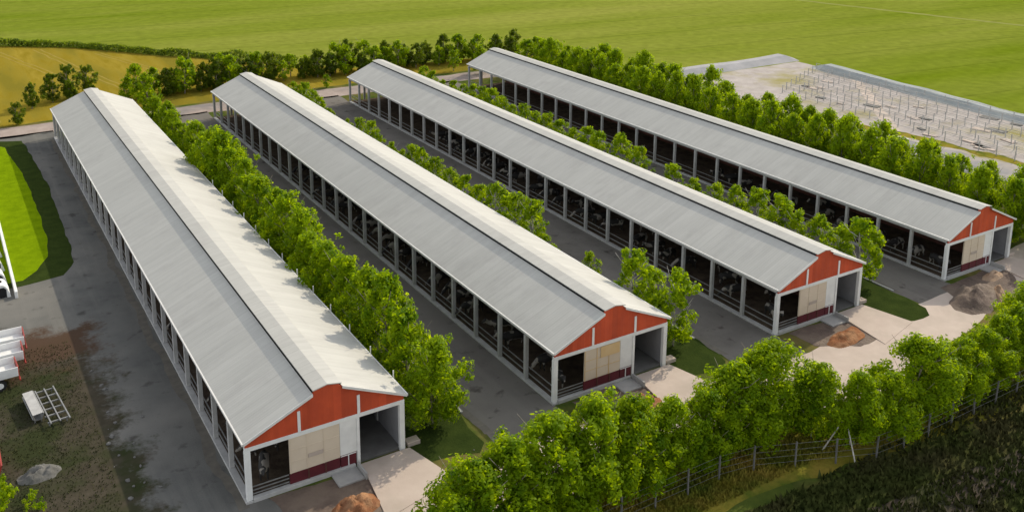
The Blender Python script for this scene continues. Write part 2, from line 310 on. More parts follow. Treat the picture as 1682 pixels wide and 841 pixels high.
def sheet(name, pts, z, mt, jag=0.0, step=1.5, kind='structure', seed=0, **kw):
    P = []
    n = len(pts)
    for i in range(n):
        a = Vector((*pts[i], 0)); b = Vector((*pts[(i+1) % n], 0)); L = (b-a).length
        k = max(1, int(L/step*1.6)) if jag else 1
        nn = Vector((-(b-a).y, (b-a).x, 0)).normalized()
        for j in range(k):
            p = a.lerp(b, j/k)
            if jag: p = p + jag*(1.5*noise.noise_vector(Vector((p.x*.3, p.y*.3, seed))) + .5*noise.noise_vector(Vector((p.x*1.1, p.y*1.1, seed+9))))
            P.append((p.x, p.y, z))
    from mathutils.geometry import delaunay_2d_cdt
    vs, _, fs, *_r = delaunay_2d_cdt([Vector(p[:2]) for p in P], [], [list(range(len(P)))], 1, 1e-4)
    bm = bmesh.new(); BV = [bm.verts.new((v.x, v.y, z)) for v in vs]
    for q in fs:
        f = bm.faces.new([BV[i] for i in q]); f.normal_update()
        if f.normal.z < 0: f.normal_flip()
    o = obj(name, bm, mt); o['kind'] = kind
    return tag(o, **kw) if kw else o

# ---------------------------------------------------------------- ground
ORD = ['first', 'second', 'third', 'fourth', 'fifth', 'sixth', 'seventh', 'eighth', 'ninth', 'tenth', 'eleventh', 'twelfth', 'thirteenth',
       'fourteenth', 'fifteenth', 'sixteenth', 'seventeenth', 'eighteenth', 'nineteenth', 'twentieth', 'twenty-first', 'twenty-second',
       'twenty-third', 'twenty-fourth', 'twenty-fifth', 'twenty-sixth', 'twenty-seventh', 'twenty-eighth', 'twenty-ninth', 'thirtieth']
BX = [12.823, 34.343, 55.434, 76.754]      # left eave of each barn
BY = [50.273, 49.652, 48.754, 48.148]      # front of each barn
W, LEN, BAY = 10.52, 90.0, 3.75

bm = bmesh.new(); S = 3000
f = bm.faces.new([bm.verts.new(p) for p in ((-S, -S, -0.012), (S, -S, -0.012), (S, S, -0.012), (-S, S, -0.012))])
tag(obj('green_field', bm, M['crop']), kind='structure')
sheet('wheat_field', [(-160, 149.6), (104, 149.6), (104, 157), (66, 162), (50.5, 178.5), (36.7, 193), (24.5, 208.5), (11.8, 217.5), (-160, 300)], -0.008, M['wheat'], 0.5, 3)
sheet('farmyard_ground', [(-120, -60), (130, -60), (106, 60), (101, 104), (106, 124), (104, 149.8), (-120, 149.8)], -0.004, M['yard'], 0.6, 3)
sheet('back_road', [(-120, 143.6), (98, 142.6), (98, 148.2), (-120, 149.3)], 0.000, M['gravel'], 0.35, 2)
# wide yard left of the first barn, and the strips between the barns
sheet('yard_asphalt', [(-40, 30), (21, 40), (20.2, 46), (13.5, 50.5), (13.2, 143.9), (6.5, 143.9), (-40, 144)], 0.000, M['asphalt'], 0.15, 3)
for i in (1, 2, 3):
    x = BX[i]
    sheet('barn_road', [(x-5.9, 44.0), (x+0.2, 44.0), (x+0.2, 143.6), (x-5.7, 143.6), (x-5.8, 90)], 0.000, M['asph2'], 0.25, 2, seed=i)
sheet('front_road', [(19.5, 40.8), (40, 40.3), (56.5, 38.7), (70, 41.2), (82, 43.9), (130, 50), (130, 56), (98, 50.5), (88, 49), (83, 46.5), (70, 46.3), (64, 45.6), (56, 45.4), (45, 46.5), (30, 46.8), (20.2, 46.2)], 0.004, M['slab'], 0.2, 2)
sheet('grass_verge_shade', [(-60, 142.2), (5, 142.4), (9.0, 140.5), (9.7, 120), (9.5, 99), (9.1, 93.5), (8.0, 90.6), (4.2, 90.0), (-60, 91)], 0.008, M['verge'], 0.16, 1.5)  # darker grass that also paints the first barn's shadow beside the lawn
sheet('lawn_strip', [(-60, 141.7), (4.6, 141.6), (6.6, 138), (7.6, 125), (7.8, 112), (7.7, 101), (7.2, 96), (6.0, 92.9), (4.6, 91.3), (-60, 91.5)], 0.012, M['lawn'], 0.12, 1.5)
for i, (a, b) in enumerate([(23.6, 28.2), (45.0, 49.3), (66.1, 70.7)]):
    y = (47.6, 47.2, 44.6)[i]
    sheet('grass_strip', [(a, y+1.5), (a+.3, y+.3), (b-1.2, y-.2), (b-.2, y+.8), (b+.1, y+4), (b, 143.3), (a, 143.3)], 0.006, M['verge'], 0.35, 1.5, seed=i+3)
    bm = bmesh.new(); box(bm, b+.15, b+.33, y+4.5, 143, -.02, .1); obj('road_kerb', bm, M['conc'])['kind'] = 'structure'
for i in range(3):
    x, y = BX[i], BY[i]
    sheet('mud_ground', [(x+1.4, y-.3), (x+7.3, y-.3), (x+7.3, y-4.8), (x+4.6, y-5.0), (x+1.6, y-2.6)], 0.010, M['mud'], 0.35, .8, seed=i)
sheet('mud_ground', [(BX[3]-1.4, 47.4), (BX[3]+7, 47.9), (BX[3]+7.6, 46.2), (BX[3]+4.6, 43.6), (BX[3]+.5, 41.2), (BX[3]-3.2, 43.4)], 0.010, M['mud'], 0.4, .8, seed=8)
sheet('near_grass', [(14, 40.2), (40, 39.6), (56.5, 38.0), (70, 40.4), (82, 43.1), (130, 49.2), (130, 40), (86, 33.5), (60, 32.4), (44, 34.6), (30, 35.2), (14, 36)], 0.004, M['dryg'], 0.5, 1.5)
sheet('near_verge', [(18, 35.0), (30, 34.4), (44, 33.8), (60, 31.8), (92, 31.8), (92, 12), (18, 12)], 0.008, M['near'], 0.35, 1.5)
sheet('near_track', [(20, 30.5), (34, 31.0), (48, 30.4), (62, 28.9), (90, 28.6), (90, 26.0), (62, 26.2), (48, 27.4), (34, 28.2), (20, 27.8)], 0.012, M['track2'], 0.35, 1.5)
# construction ground on the right
sheet('sand_ground', [(106, 124.5), (143, 125), (143, 117), (137.5, 62), (134, 20), (112, 20), (112, 62), (101, 100)], 0.000, M['sand'], 0.3, 3)
sheet('hardcore_road', [(101.5, 103), (108, 101), (114.5, 80), (116, 62), (118, 40), (110, 40), (108.5, 62), (104.5, 84)], 0.006, M['bluegr'], 0.7, 1.5)
sheet('grass_edge', [(110.8, 98), (114, 96), (117.4, 80), (118.6, 64), (116.6, 63.5), (115.4, 79)], 0.008, M['dryg'], 0.8, 1.2)
sheet('pond_road', [(116, 84), (140, 110), (141.5, 109), (117.2, 82.5)], 0.010, M['slab'], 0.3, 2)

def berm(pts, wd, h, mt):
    bm = bmesh.new(); rows = []
    for i, p in enumerate(pts):
        p = Vector((*p, 0)); a = Vector((*pts[max(0, i-1)], 0)); b = Vector((*pts[min(len(pts)-1, i+1)], 0))
        n = Vector((-(b-a).y, (b-a).x, 0)).normalized(); e = 0.0 if i in (0, len(pts)-1) else 1.0
        w2 = wd*(.5+.06*noise.noise(p*.1)); hh = h*(.9+.3*noise.noise(p*.13))*(.25+.75*e)
        rows.append([bm.verts.new(p+n*w2+Vector((0, 0, -.05))), bm.verts.new(p+n*w2*.35+Vector((0, 0, hh))), bm.verts.new(p-n*w2*.35+Vector((0, 0, hh))), bm.verts.new(p-n*w2+Vector((0, 0, -.05)))])
    for a, b in zip(rows, rows[1:]):
        for k in range(3): bm.faces.new((a[k], a[k+1], b[k+1], b[k]))
    bm.faces.new(rows[0]); bm.faces.new(rows[-1][::-1]); bmesh.ops.recalc_face_normals(bm, faces=bm.faces)
    o = obj('embankment', bm, mt, smooth=False); o['kind'] = 'structure'; return o
def seg(a, b, k): return [(a[0]+(b[0]-a[0])*i/k, a[1]+(b[1]-a[1])*i/k) for i in range(k+1)]
berm(seg((104, 127.3), (144, 127.8), 16), 5.0, 1.0, M['berm'])
berm(seg((142.5, 119.5), (137.2, 66), 22) + seg((137, 63), (131, 12), 20), 4.6, 1.0, M['berm2'])
# bare tracks across the far crop
sheet('field_track', [(208, 194), (214, 166), (219, 145), (226, 118), (229, 95), (230.6, 95), (227.5, 119), (220.5, 146), (215.5, 167), (209.5, 195)], -0.006, M['track'], 0.5, 3)
sheet('field_margin', [(-40, 249), (11.8, 219.3), (24.5, 210.8), (36.7, 195.4), (50.5, 181), (66, 163.6), (104, 158), (104, 159.2), (67, 166), (51.5, 183.5), (37.7, 198), (25.5, 213), (12.4, 222.5), (-40, 253)], -0.005, M['track'], 0.5, 3)

for k, (xa, ya, xb, yb) in enumerate([(2, 156, -6, 215), (6, 152, 3, 214), (20, 172, 9, 214), (27, 160, 17, 210), (38, 164, 27, 200)]):
    for o_ in (0, 1.1):
        sheet('wheel_track', [(xa+o_, ya), (xa+o_+.35, ya), (xb+o_+.35, yb), (xb+o_, yb)], -0.005, M['wtrack'], 0.25, 3, seed=k)
for i, xk in enumerate((28.45, 49.55, 70.95)):
    sheet('dusty_verge', [(xk, 49), (xk+.55, 48.5), (xk+.6, 70), (xk+.4, 90), (xk+.7, 120), (xk+.4, 143), (xk, 143)], 0.004, M['dust'], 0.22, .8, seed=i+20)
sheet('dusty_verge', [(12.1, 49.8), (12.75, 49.8), (12.75, 139), (12.2, 139)], 0.004, M['dust'], 0.3, .9, seed=31)
# ---------------------------------------------------------------- barns
def z_roof(x): return 4.07 + 0.44*min(x, W-x)
def underside(o, mt):
    o.data.materials.append(mt); k = len(o.data.materials)-1
    for p in o.data.polygons:
        if p.normal.z < -.3: p.material_index = k
def barn(i, label, patch):
    x0, y0 = BX[i], BY[i]
    t = empty('cattle_barn', (x0, y0, 0), label, 'barn', 'long red gabled cattle barns')
    L = LEN; th = 0.07
    # roof slopes
    bm = bmesh.new(); prism(bm, [(0, 4.07), (4.32, z_roof(4.32)), (4.32, z_roof(4.32)-th), (0, 4.07-th)], -0.18, L); rl = obj('roof_slope', bm, M['roof'], t); underside(rl, M['undershade'])
    bm = bmesh.new(); prism(bm, [(W, 4.07), (W-4.32, z_roof(4.32)), (W-4.32, z_roof(4.32)-th), (W, 4.07-th)], -0.18, L); rr = obj('roof_slope', bm, M['roof'], t); underside(rr, M['undershade'])
    # eave gutters and verge trims as sub-parts
    bm = bmesh.new(); prism(bm, [(-0.09, 4.07), (0.0-.003, 4.075), (-.003, 3.94), (-0.09, 3.94)], -0.2, L+.02); obj('gutter', bm, M['fascia'], rl)
    bm = bmesh.new(); prism(bm, [(W+.003, 4.075), (W+0.09, 4.07), (W+0.09, 3.94), (W+.003, 3.94)], -0.2, L+.02); obj('gutter', bm, M['fascia'], rr)
    for s, r in ((0, rl), (1, rr)):
        xs = (0, 4.32) if s == 0 else (W, W-4.32)
        bm = bmesh.new(); prism(bm, [(xs[0], z_roof(xs[0])+.02), (xs[1], z_roof(xs[1])+.02), (xs[1], z_roof(xs[1])-.16), (xs[0], z_roof(xs[0])-.16)], -0.235, -0.183); obj('verge_trim', bm, M['fascia'], r)
    # raised ridge vent, open underneath
    bm = bmesh.new(); prism(bm, [(4.34, 6.19), (5.26, 6.37), (6.18, 6.19), (6.18, 6.13), (5.26, 6.31), (4.34, 6.13)], -0.18, L)
    rv = obj('ridge_vent', bm, M['roof'], t)
    bm = bmesh.new()
    k = 0
    y = 0.6
    while y < L:
        box(bm, 4.56, 4.60, y, y+.06, 5.98, 6.14); box(bm, 5.92, 5.96, y, y+.06, 5.98, 6.14); y += 1.875
    obj('vent_bracket', bm, M['steel'], rv)
    for xa in (4.42, 6.05):
        obj('vent_gap_shade', bx(xa, xa+.03, .1, L-.1, 5.72, 6.13), M['dark'], rv)  # solid black strip painting the shade inside the open ridge gap
    # gables
    for yy, nm in ((0.0, 1), (L-.25, 0)):
        bm = bmesh.new()
        prism(bm, [(0.15, 3.64), (0.15, z_roof(.15)-.08), (4.42, z_roof(4.42)-.08), (4.42, 6.12), (5.26, 6.30), (6.08, 6.13), (6.08, z_roof(6.08)-.08), (W-.15, z_roof(.15)-.08), (W-.15, 3.64)], yy, yy+.08)
        gw = obj('gable_wall', bm, M['red'], t)
        if nm:
            for xb, ztop in ((3.45, 5.02), (7.29, 4.92)):
                obj('gable_batten', bx(xb-.09, xb+.09, yy-.05, yy-.004, 3.66, ztop), M['white'], gw)
    # front and back beams, eave beams
    obj('beam', bx(0.1, W-.1, -0.02, .20, 3.36, 3.635, bev=.01), M['white'], t)
    obj('beam', bx(0.1, W-.1, L-.3, L-.1, 3.36, 3.635), M['post'], t)
    obj('beam', bx(0.16, 0.38, .205, L-.31, 3.62, 3.93), M['post'], t)
    obj('beam', bx(W-.38, W-.16, .205, L-.31, 3.62, 3.93), M['post'], t)
    # posts down both long sides
    pb = bx(-.15, .15, -.13, .13, -.02, 3.355, bev=.015); me = bpy.data.meshes.new('post'); pb.to_mesh(me); pb.free(); me.materials.append(M['post'])
    pb = bx(-.15, .15, -.13, .13, -.02, 3.615, bev=.015); me2 = bpy.data.meshes.new('post'); pb.to_mesh(me2); pb.free(); me2.materials.append(M['post'])
    wm = bpy.data.meshes.new('corner_post'); pb = bx(-.17, .17, -.15, .15, -.02, 3.355, bev=.015); pb.to_mesh(wm); pb.free(); wm.materials.append(M['white'])
    for k in range(25):
        yy = 0.12 + k*(L-.4)/24
        for xx in (0.27, W-.27):
            o = bpy.data.objects.new('corner_post' if k == 0 else 'post', wm if k == 0 else (me if k == 24 else me2)); COL.objects.link(o); o.parent = t; o.location = (xx, yy, 0)
    for xx in (2.74, 7.22):
        o = bpy.data.objects.new('post', me); COL.objects.link(o); o.parent = t; o.location = (xx, L-.2, 0)
    # rafters under the roof
    for k in range(1, 24):
        yy = 0.12 + k*(L-.4)/24
        bm = bmesh.new(); prism(bm, [(.4, 3.95), (5.26, 5.95), (W-.4, 3.95), (W-.4, 3.72), (5.26, 5.68), (.4, 3.72)], yy-.08, yy+.08); obj('rafter', bm, M['steel'], t)
    # floor, kerbs
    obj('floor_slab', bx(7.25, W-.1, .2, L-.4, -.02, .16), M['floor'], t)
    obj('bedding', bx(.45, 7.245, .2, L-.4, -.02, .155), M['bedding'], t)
    bm = bmesh.new(); box(bm, 0.0, .44, -.14, L-.35, -.02, .13, bev=.02); obj('kerb', bm, M['post'], t)
    bm = bmesh.new(); box(bm, .46, 6.95, -.16, .19, -.02, .26, bev=.02); obj('kerb', bm, M['post'], t)
    # feed barrier rails along the open left side (posts carry them), front rails
    bm = bmesh.new()
    box(bm, .36, .42, .3, L-.6, .52, .60); box(bm, .40, .46, .3, L-.6, 1.02, 1.08)
    obj('feed_rail', bm, M['steel'], t)
    bm = bmesh.new()
    for z in (.42, .66, .90): box(bm, .46, 2.70, .05, .10, z, z+.06)
    obj('feed_rail', bm, M['steel'], t)
    # inner boards and right side curtain wall
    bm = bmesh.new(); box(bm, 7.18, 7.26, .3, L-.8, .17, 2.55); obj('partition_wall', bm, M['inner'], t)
    bm = bmesh.new(); box(bm, W-.34, W-.28, .3, L-3.9, .17, 3.60); obj('side_wall', bm, M['curt'], t)
    # front screens
    cp = obj('wall_panel', bx(2.78, 6.0, .04, .12, .97, 3.355), M['cream'], t)
    bm = bmesh.new()
    for xx in (2.80, 3.86, 4.94): box(bm, xx, xx+.05, .015, .038, .97, 3.35)
    for zz in (1.72, 2.5): box(bm, 2.86, 5.98, .02, .038, zz, zz+.03)
    obj('panel_seam', bm, M['tanp'] if patch == 'tan' else M['cream'], cp)
    if patch: obj('patch_board', bx(4.2, 5.9, -.01, .012, 2.45, 3.3), M['tanp'], cp)
    else: obj('patch_board', bx(3.95, 4.9, -.01, .012, 1.7, 1.95), M['slab'], cp)
    obj('wall_panel', bx(6.02, 7.12, .04, .12, 1.05, 3.355), M['white'], t)
    obj('corner_post', bx(7.13, 7.32, -.02, .2, -.02, 3.355, bev=.01), M['white'], t)
    g = obj('low_wall', bx(2.76, 5.98, .03, .13, .27, .965), M['maroon'], t)
    bm = bmesh.new()
    bm.free()
    for xx in (3.9, 5.0): obj('stud', bx(xx, xx+.07, -.01, .026, .27, .95), M['inner'], g)
    g = obj('gate', bx(6.03, 7.05, .02, .09, .2, 1.04), M['maroon'], t)
    bm = bmesh.new(); box(bm, 6.5, 6.56, -.015, .018, .22, 1.03); box(bm, 6.03, 7.05, -.012, .017, .98, 1.03); obj('gate_frame', bm, M['white'], g)
    # concrete ramp to the passage, with its side wall
    bm = bmesh.new()
    prof = [(7.25, -.12, .14), (W+.15, -.12, .14), (W+1.3, -4.3, .035), (6.6, -5.6, .035), (7.15, -1.6, .13)]
    top = [bm.verts.new(p) for p in prof]; bot = [bm.verts.new((p[0], p[1], -.05)) for p in prof]
    bm.faces.new(top); n = len(prof)
    for a in range(n): bm.faces.new((top[a], bot[a], bot[(a+1) % n], top[(a+1) % n]))
    bmesh.ops.recalc_face_normals(bm, faces=bm.faces)
    rp = obj('ramp', bm, M['slab'], t)
    bm = bmesh.new()
    prism(bm, [(7.0, -.05), (7.12, -.05), (7.12, .45), (7.0, .45)], -1.6, -.2)
    obj('ramp_wall', bm, M['conc'], rp)
    obj('apron', bx(5.3, 6.98, -1.5, -.17, -.02, .12, bev=.02), M['conc'], rp)
    obj('step', bx(W+.15, W+1.05, .1, .75, -.02, .28, bev=.02), M['slab'], t)
    return t

lab = ['leftmost long barn, its pale right roof slope streaked by tree shadows',
       'second barn from the left, with an orange tan board on its cream front panel',
       'third barn from the left, beside the short dark grass strip and orange soil heap',
       'rightmost long barn, backed by a tall row of trees on its far side']
barns = [barn(i, lab[i], i == 1 and 'tan') for i in range(4)]
# white vent pipes standing at the right eave of the first barn
for k in range(13):
    y = 2.2 + k*3.75
    bm = bmesh.new(); tube(bm, (W+.17, y, 0), (W+.17, y, 4.5), .045); obj('drain_pipe', bm, M['white'], barns[0])

# ---------------------------------------------------------------- cattle
def skin_body(name, verts, edges, radii, mt, sub=1):
    me = bpy.data.meshes.new(name+'_cage'); me.from_pydata(verts, edges, [])
    o = bpy.data.objects.new(name+'_cage', me); COL.objects.link(o)
    sk = o.modifiers.new('s', 'SKIN'); sk.use_smooth_shade = True
    for i, r in enumerate(radii):
        v = me.skin_vertices[0].data[i]; v.radius = r if isinstance(r, tuple) else (r, r); v.use_root = (i == 0)
    ss = o.modifiers.new('u', 'SUBSURF'); ss.levels = ss.render_levels = sub
    dg = bpy.context.evaluated_depsgraph_get(); dg.update()
    out = bpy.data.meshes.new_from_object(o.evaluated_get(dg)); out.name = name
    bpy.data.objects.remove(o); out.materials.clear(); out.materials.append(mt)
    for p in out.polygons: p.use_smooth = True
    return out
def cow_mesh(head_down):
    hz = 0.62 if head_down else 1.30
    V = [(0, 0, .98), (.55, 0, 1.02), (.95, 0, 1.08), (1.25, 0, 1.12 if not head_down else .95), (1.50, 0, hz+.08), (1.82, 0, hz-.14),
         (-.45, 0, 1.0), (-.82, 0, 1.08),
         (.62, .2, .78), (.64, .21, .42), (.60, .21, .05), (.62, -.2, .78), (.68, -.21, .42), (.66, -.21, .05),
         (-.72, .2, .82), (-.66, .22, .52), (-.80, .22, .40), (-.76, .22, .05), (-.72, -.2, .82), (-.62, -.22, .52), (-.76, -.22, .40), (-.70, -.22, .05),
         (-.98, 0, 1.10), (-1.02, 0, .62), (1.50, .2, hz+.16), (1.50, -.2, hz+.16)]
    E = [(0, 1), (1, 2), (2, 3), (3, 4), (4, 5), (0, 6), (6, 7), (1, 8), (8, 9), (9, 10), (1, 11), (11, 12), (12, 13),
         (7, 14), (14, 15), (15, 16), (16, 17), (7, 18), (18, 19), (19, 20), (20, 21), (7, 22), (22, 23), (4, 24), (4, 25)]
    Rr = [(.34, .40), (.30, .38), (.22, .28), (.15, .19), (.13, .14), (.08, .09), (.33, .38), (.26, .28),
          .13, .065, .055, .13, .065, .055, .16, .09, .06, .055, .16, .09, .06, .055, .04, .03, .03, .03]
    return skin_body('cow', V, E, Rr, M['cow'])
cows = [cow_mesh(True), cow_mesh(False)]
rg = random.Random(3)
names = ['leftmost barn', 'second barn from the left', 'third barn from the left', 'rightmost barn']
for bi, n, ymax in ((0, 12, 30), (1, 28, 62), (2, 28, 66), (3, 14, 34)):
    y = 1.0
    for k in range(n):
        y += rg.uniform(.9, 1.0)*ymax/n
        side = rg.random() < .7
        px = rg.uniform(1.9, 2.6) if side else rg.uniform(3.3, 5.6)
        rz = math.pi + rg.uniform(-.35, .35) if side else rg.uniform(0, 6.28)
        o = bpy.data.objects.new('cow', cows[0 if side and rg.random() < .6 else 1]); COL.objects.link(o)
        if k == 0: px, rz, y = 1.75, -1.9, 1.9
        o.location = (BX[bi]+px, BY[bi]+y, .165); o.rotation_euler = (0, 0, rz)
        tag(o, ORD[k] + ' black and white cow from the near end of the ' + names[bi], 'cow', 'cows inside the ' + names[bi])

# ---------------------------------------------------------------- trees
def crown_mesh(seed, H, R, z0, nclump, nleaf, ls, mt, pw=0.75, squash=1.0, name='crown'):
    rg = random.Random(seed); V = []; Fc = []
    lean = (rg.uniform(-.25, .25), rg.uniform(-.25, .25))
    tops = []
    ph = [rg.uniform(0, 6.28) for _ in range(3)]
    for c in range(nclump):
        t = rg.random()**0.85
        a = rg.uniform(0, 2*math.pi)
        prof = R*(math.sin(math.pi*min(.985, max(.03, (t*.93+.05)**pw))))**.72
        prof *= 1 + .20*math.sin(2*a+ph[0]) + .13*math.sin(3*a+ph[1]+4*t)
        rr = prof*(rg.random()**.42)*.86
        cx = rr*math.cos(a)+lean[0]*t; cy = rr*math.sin(a)+lean[1]*t; cz = z0+(H-z0)*t*.94
        cr = R*rg.uniform(.15, .34)*(1-.30*t)
        if rg.random() < .14: cx *= 1.22; cy *= 1.22; cr *= .75
        if c < 9: cz = H*rg.uniform(.80, .97); cx *= .6; cy *= .6; cr = R*rg.uniform(.10, .17)
        n = int(nleaf*(cr/(R*.27))**2)
        for _ in range(n):
            u = Vector((rg.gauss(0, 1), rg.gauss(0, 1), rg.gauss(0, 1))).normalized()
            q = cr*(rg.random()**.45)
            p = Vector((cx, cy, cz)) + Vector((u.x*q, u.y*q, u.z*q*squash*1.3))
            nn = (u*1.1 + Vector((cx, cy, 0))*(.5/R) + Vector((rg.gauss(0, .45), rg.gauss(0, .45), rg.gauss(.2, .45)))).normalized()
            a1 = nn.orthogonal().normalized(); th = rg.uniform(0, 6.28)
            b1 = nn.cross(a1); A = math.cos(th)*a1+math.sin(th)*b1; B = nn.cross(A)
            s = ls*rg.uniform(.65, 1.3); k = len(V)
            V += [p-A*s, p+B*s*.55, p+A*s, p-B*s*.55 + nn*s*.12]; Fc.append((k, k+1, k+2, k+3))
    me = bpy.data.meshes.new(name); me.from_pydata([tuple(v) for v in V], [], Fc); me.materials.append(mt); return me
def trunk_mesh(seed, H, R, mt, r0=.10):
    rg = random.Random(seed*7+1); bm = bmesh.new()
    p = Vector((0, 0, -.05)); pts = [p]
    for k in range(5):
        p = p + Vector((rg.uniform(-.09, .09), rg.uniform(-.09, .09), H*.155)); pts.append(p)
    for k in range(5): tube(bm, pts[k], pts[k+1], r0*(1-.16*k), r0*(1-.16*(k+1)), 7)
    for k in range(11):
        j = 1+k % 4; a = k*2.4+rg.uniform(-.4, .4); l = R*rg.uniform(.5, .8)
        s = pts[j].lerp(pts[j+1], rg.random()); m1 = s+Vector((math.cos(a)*l*.55, math.sin(a)*l*.55, l*.45)); e = m1+Vector((math.cos(a)*l*.4, math.sin(a)*l*.4, l*.6))
        tube(bm, s, m1, r0*.42, r0*.26, 5); tube(bm, m1, e, r0*.26, r0*.1, 5)
    me = bpy.data.meshes.new('trunk'); bm.normal_update(); bm.to_mesh(me); bm.free()
    for q in me.polygons: q.use_smooth = True
    me.materials.append(mt); return me
def variants(n, seed, **k):
    tr = k.pop('trunk', M['bark']); r0 = k.pop('r0', .1)
    return [(crown_mesh(seed+i, **k), trunk_mesh(seed+i, k['H'], k['R'], tr, r0), k['H']) for i in range(n)]
big = variants(6, 10, H=7.0, R=2.55, z0=.9, nclump=135, nleaf=170, ls=.12, mt=M['leaf'], pw=.82)
mid = variants(6, 40, H=7.0, R=2.35, z0=.9, nclump=100, nleaf=120, ls=.14, mt=M['leaf'], pw=.78)
small = variants(5, 70, H=5.0, R=1.55, z0=.6, nclump=54, nleaf=90, ls=.12, mt=M['leaf'], pw=.85, r0=.07, trunk=M['whitewash'])
far = variants(6, 90, H=5.0, R=1.75, z0=.45, nclump=60, nleaf=70, ls=.16, mt=M['leafdk'], pw=.85)
fargr = variants(3, 120, H=5.0, R=1.75, z0=.5, nclump=60, nleaf=60, ls=.17, mt=M['leaf'], pw=.85)
rt = random.Random(11)
def tree(var, x, y, h, label, group, wx=1.0, z=0, cat='tree', nm='leafy_tree', jit=True):
    cm, tm, H0 = rt.choice(var) if isinstance(var, list) else var
    t = empty(nm, (x, y, z), label, cat, group, rt.uniform(0, 6.28)); h *= rt.uniform(.9, 1.08) if jit else 1.0; s = h/H0
    t.scale = (s*wx*rt.uniform(.88, 1.1), s*wx*rt.uniform(.88, 1.1), s)
    o = bpy.data.objects.new('crown', cm); COL.objects.link(o); o.parent = t
    o = bpy.data.objects.new('trunk', tm); COL.objects.link(o); o.parent = t
    return t
# row between barns 1 and 2
y = 51.6; k = 0
while y < 143:
    h = 6.4 + 1.3*math.sin((y-50)*.05) + rt.uniform(-1.1, 1.0) - (.3 if y > 118 else 0)
    tree(mid, 25.9+rt.uniform(-.35, .35), y, h, ORD[k]+' green tree from the near end of the row right of the leftmost barn', 'trees in the row between the first and second barns', rt.uniform(.98, 1.14))
    y += rt.uniform(3.2, 3.9); k += 1
# row between barns 2 and 3: lower, with gaps near the front
sp = [(47.3, 51.7, 6.5), (47.0, 54.0, 5.8), (46.9, 56.4, 6.2), (47.4, 63.3, 3.5), (47.2, 68.4, 2.9), (47.0, 69.8, 3.6), (47.3, 72.2, 6.1)]
y = 75.0
while y < 142:
    sp.append((47.2+rt.uniform(-.3, .3), y, 4.9+rt.uniform(-1.4, .9)-(1.0 if y > 112 else 0))); y += rt.uniform(2.6, 4.3)
for k, (x, y, h) in enumerate(sp):
    tree(small, x, y, h, ORD[k]+' small tree from the near end of the row between second and third barns', 'small trees between the second and third barns', 1.12 if y > 60 else 1.0)
# row between barns 3 and 4
sp = [(69.3, 51.6, 6.7), (68.7, 53.6, 5.8), (69.0, 56.2, 5.6), (68.8, 58.4, 5.1), (69.1, 61.2, 5.7), (69.0, 64.0, 6.1), (68.9, 67.0, 5.4)]
y = 70.2
while y < 141:
    if not 79.5 < y < 83: sp.append((69.0+rt.uniform(-.3, .3), y, 5.1+rt.uniform(-.8, .5)-(.7 if 72 < y < 80 else 0)-(.8 if y > 122 else 0)))
    y += rt.uniform(2.7, 3.6)
for k, (x, y, h) in enumerate(sp):
    tree(small, x, y, h, ORD[k]+' small tree from the near end of the row between third and fourth barns', 'small trees between the third and fourth barns', 1.25 if k == 0 else 1.15)
# double row right of barn 4
for r, xx in enumerate((90.6, 94.4)):
    y = 46.5 + r*1.6; k = 0
    while y < 139:
        h = 7.7 + rt.uniform(-.9, .9) - (.9 if y < 55 else 0) - (.7 if y > 120 else 0)
        tree(mid, xx+rt.uniform(-.5, .5), y, h, ORD[k]+' tree from the near end of the '+('inner' if r == 0 else 'outer')+' row behind the rightmost barn', 'trees in the tall row behind the rightmost barn', rt.uniform(.88, 1.02))
        y += rt.uniform(3.2, 4.0); k += 1
# foreground row beside the front road
fg = [(20.2, 37.6, 5.6, 'near the bottom edge, below the first barn ramp'), (21.9, 38.6, 6.6, 'with rounded top, second from the bottom left of the front row'), (24.4, 38.8, 6.8, 'in the front row below the dark grass between barns'),
      (27.2, 39.1, 7.2, 'in the front row below the road end between first and second barns'), (30.3, 38.9, 7.2, 'in the front row below the corner of the second barn'), (33.2, 39.0, 6.3, 'in the front row just below the orange heap of the second barn'),
      (35.9, 38.9, 5.6, 'low and narrow, in the front row left of the second barn ramp'), (38.6, 38.7, 5.5, 'in the front row hiding the foot of the second barn ramp'), (41.4, 39.0, 6.3, 'in the front row below the road end between second and third barns'),
      (44.4, 39.0, 7.2, 'tallest in the middle of the front row, with a pointed top'), (46.9, 37.4, 5.6, 'in the front row left of the pale road bend'), (48.6, 35.4, 5.4, 'in the front row below the pale road bend'),
      (51.0, 34.6, 4.9, 'low, at the dip in the front row below the pale road'), (54.6, 35.2, 6.4, 'with rounded crown rising against the pale road'), (57.2, 35.2, 5.0, 'low, right of the rounded crown against the road'),
      (59.6, 34.9, 4.9, 'in the front row where the road narrows behind it'), (62.3, 35.1, 4.9, 'in the front row below the third grass strip'), (65.0, 35.5, 4.9, 'in the front row below the tan soil bank'),
      (67.6, 35.9, 5.2, 'in the front row near the right edge of the picture'), (70.2, 36.6, 5.6, 'last in the front row, cut by the right edge')]
pool = list(big)
for k, (x, y, h, d) in enumerate(fg):
    tree(pool[k % 6], x, y, h, 'large green tree '+d, 'trees in the front row beside the road', rt.uniform(1.10, 1.24), jit=False)
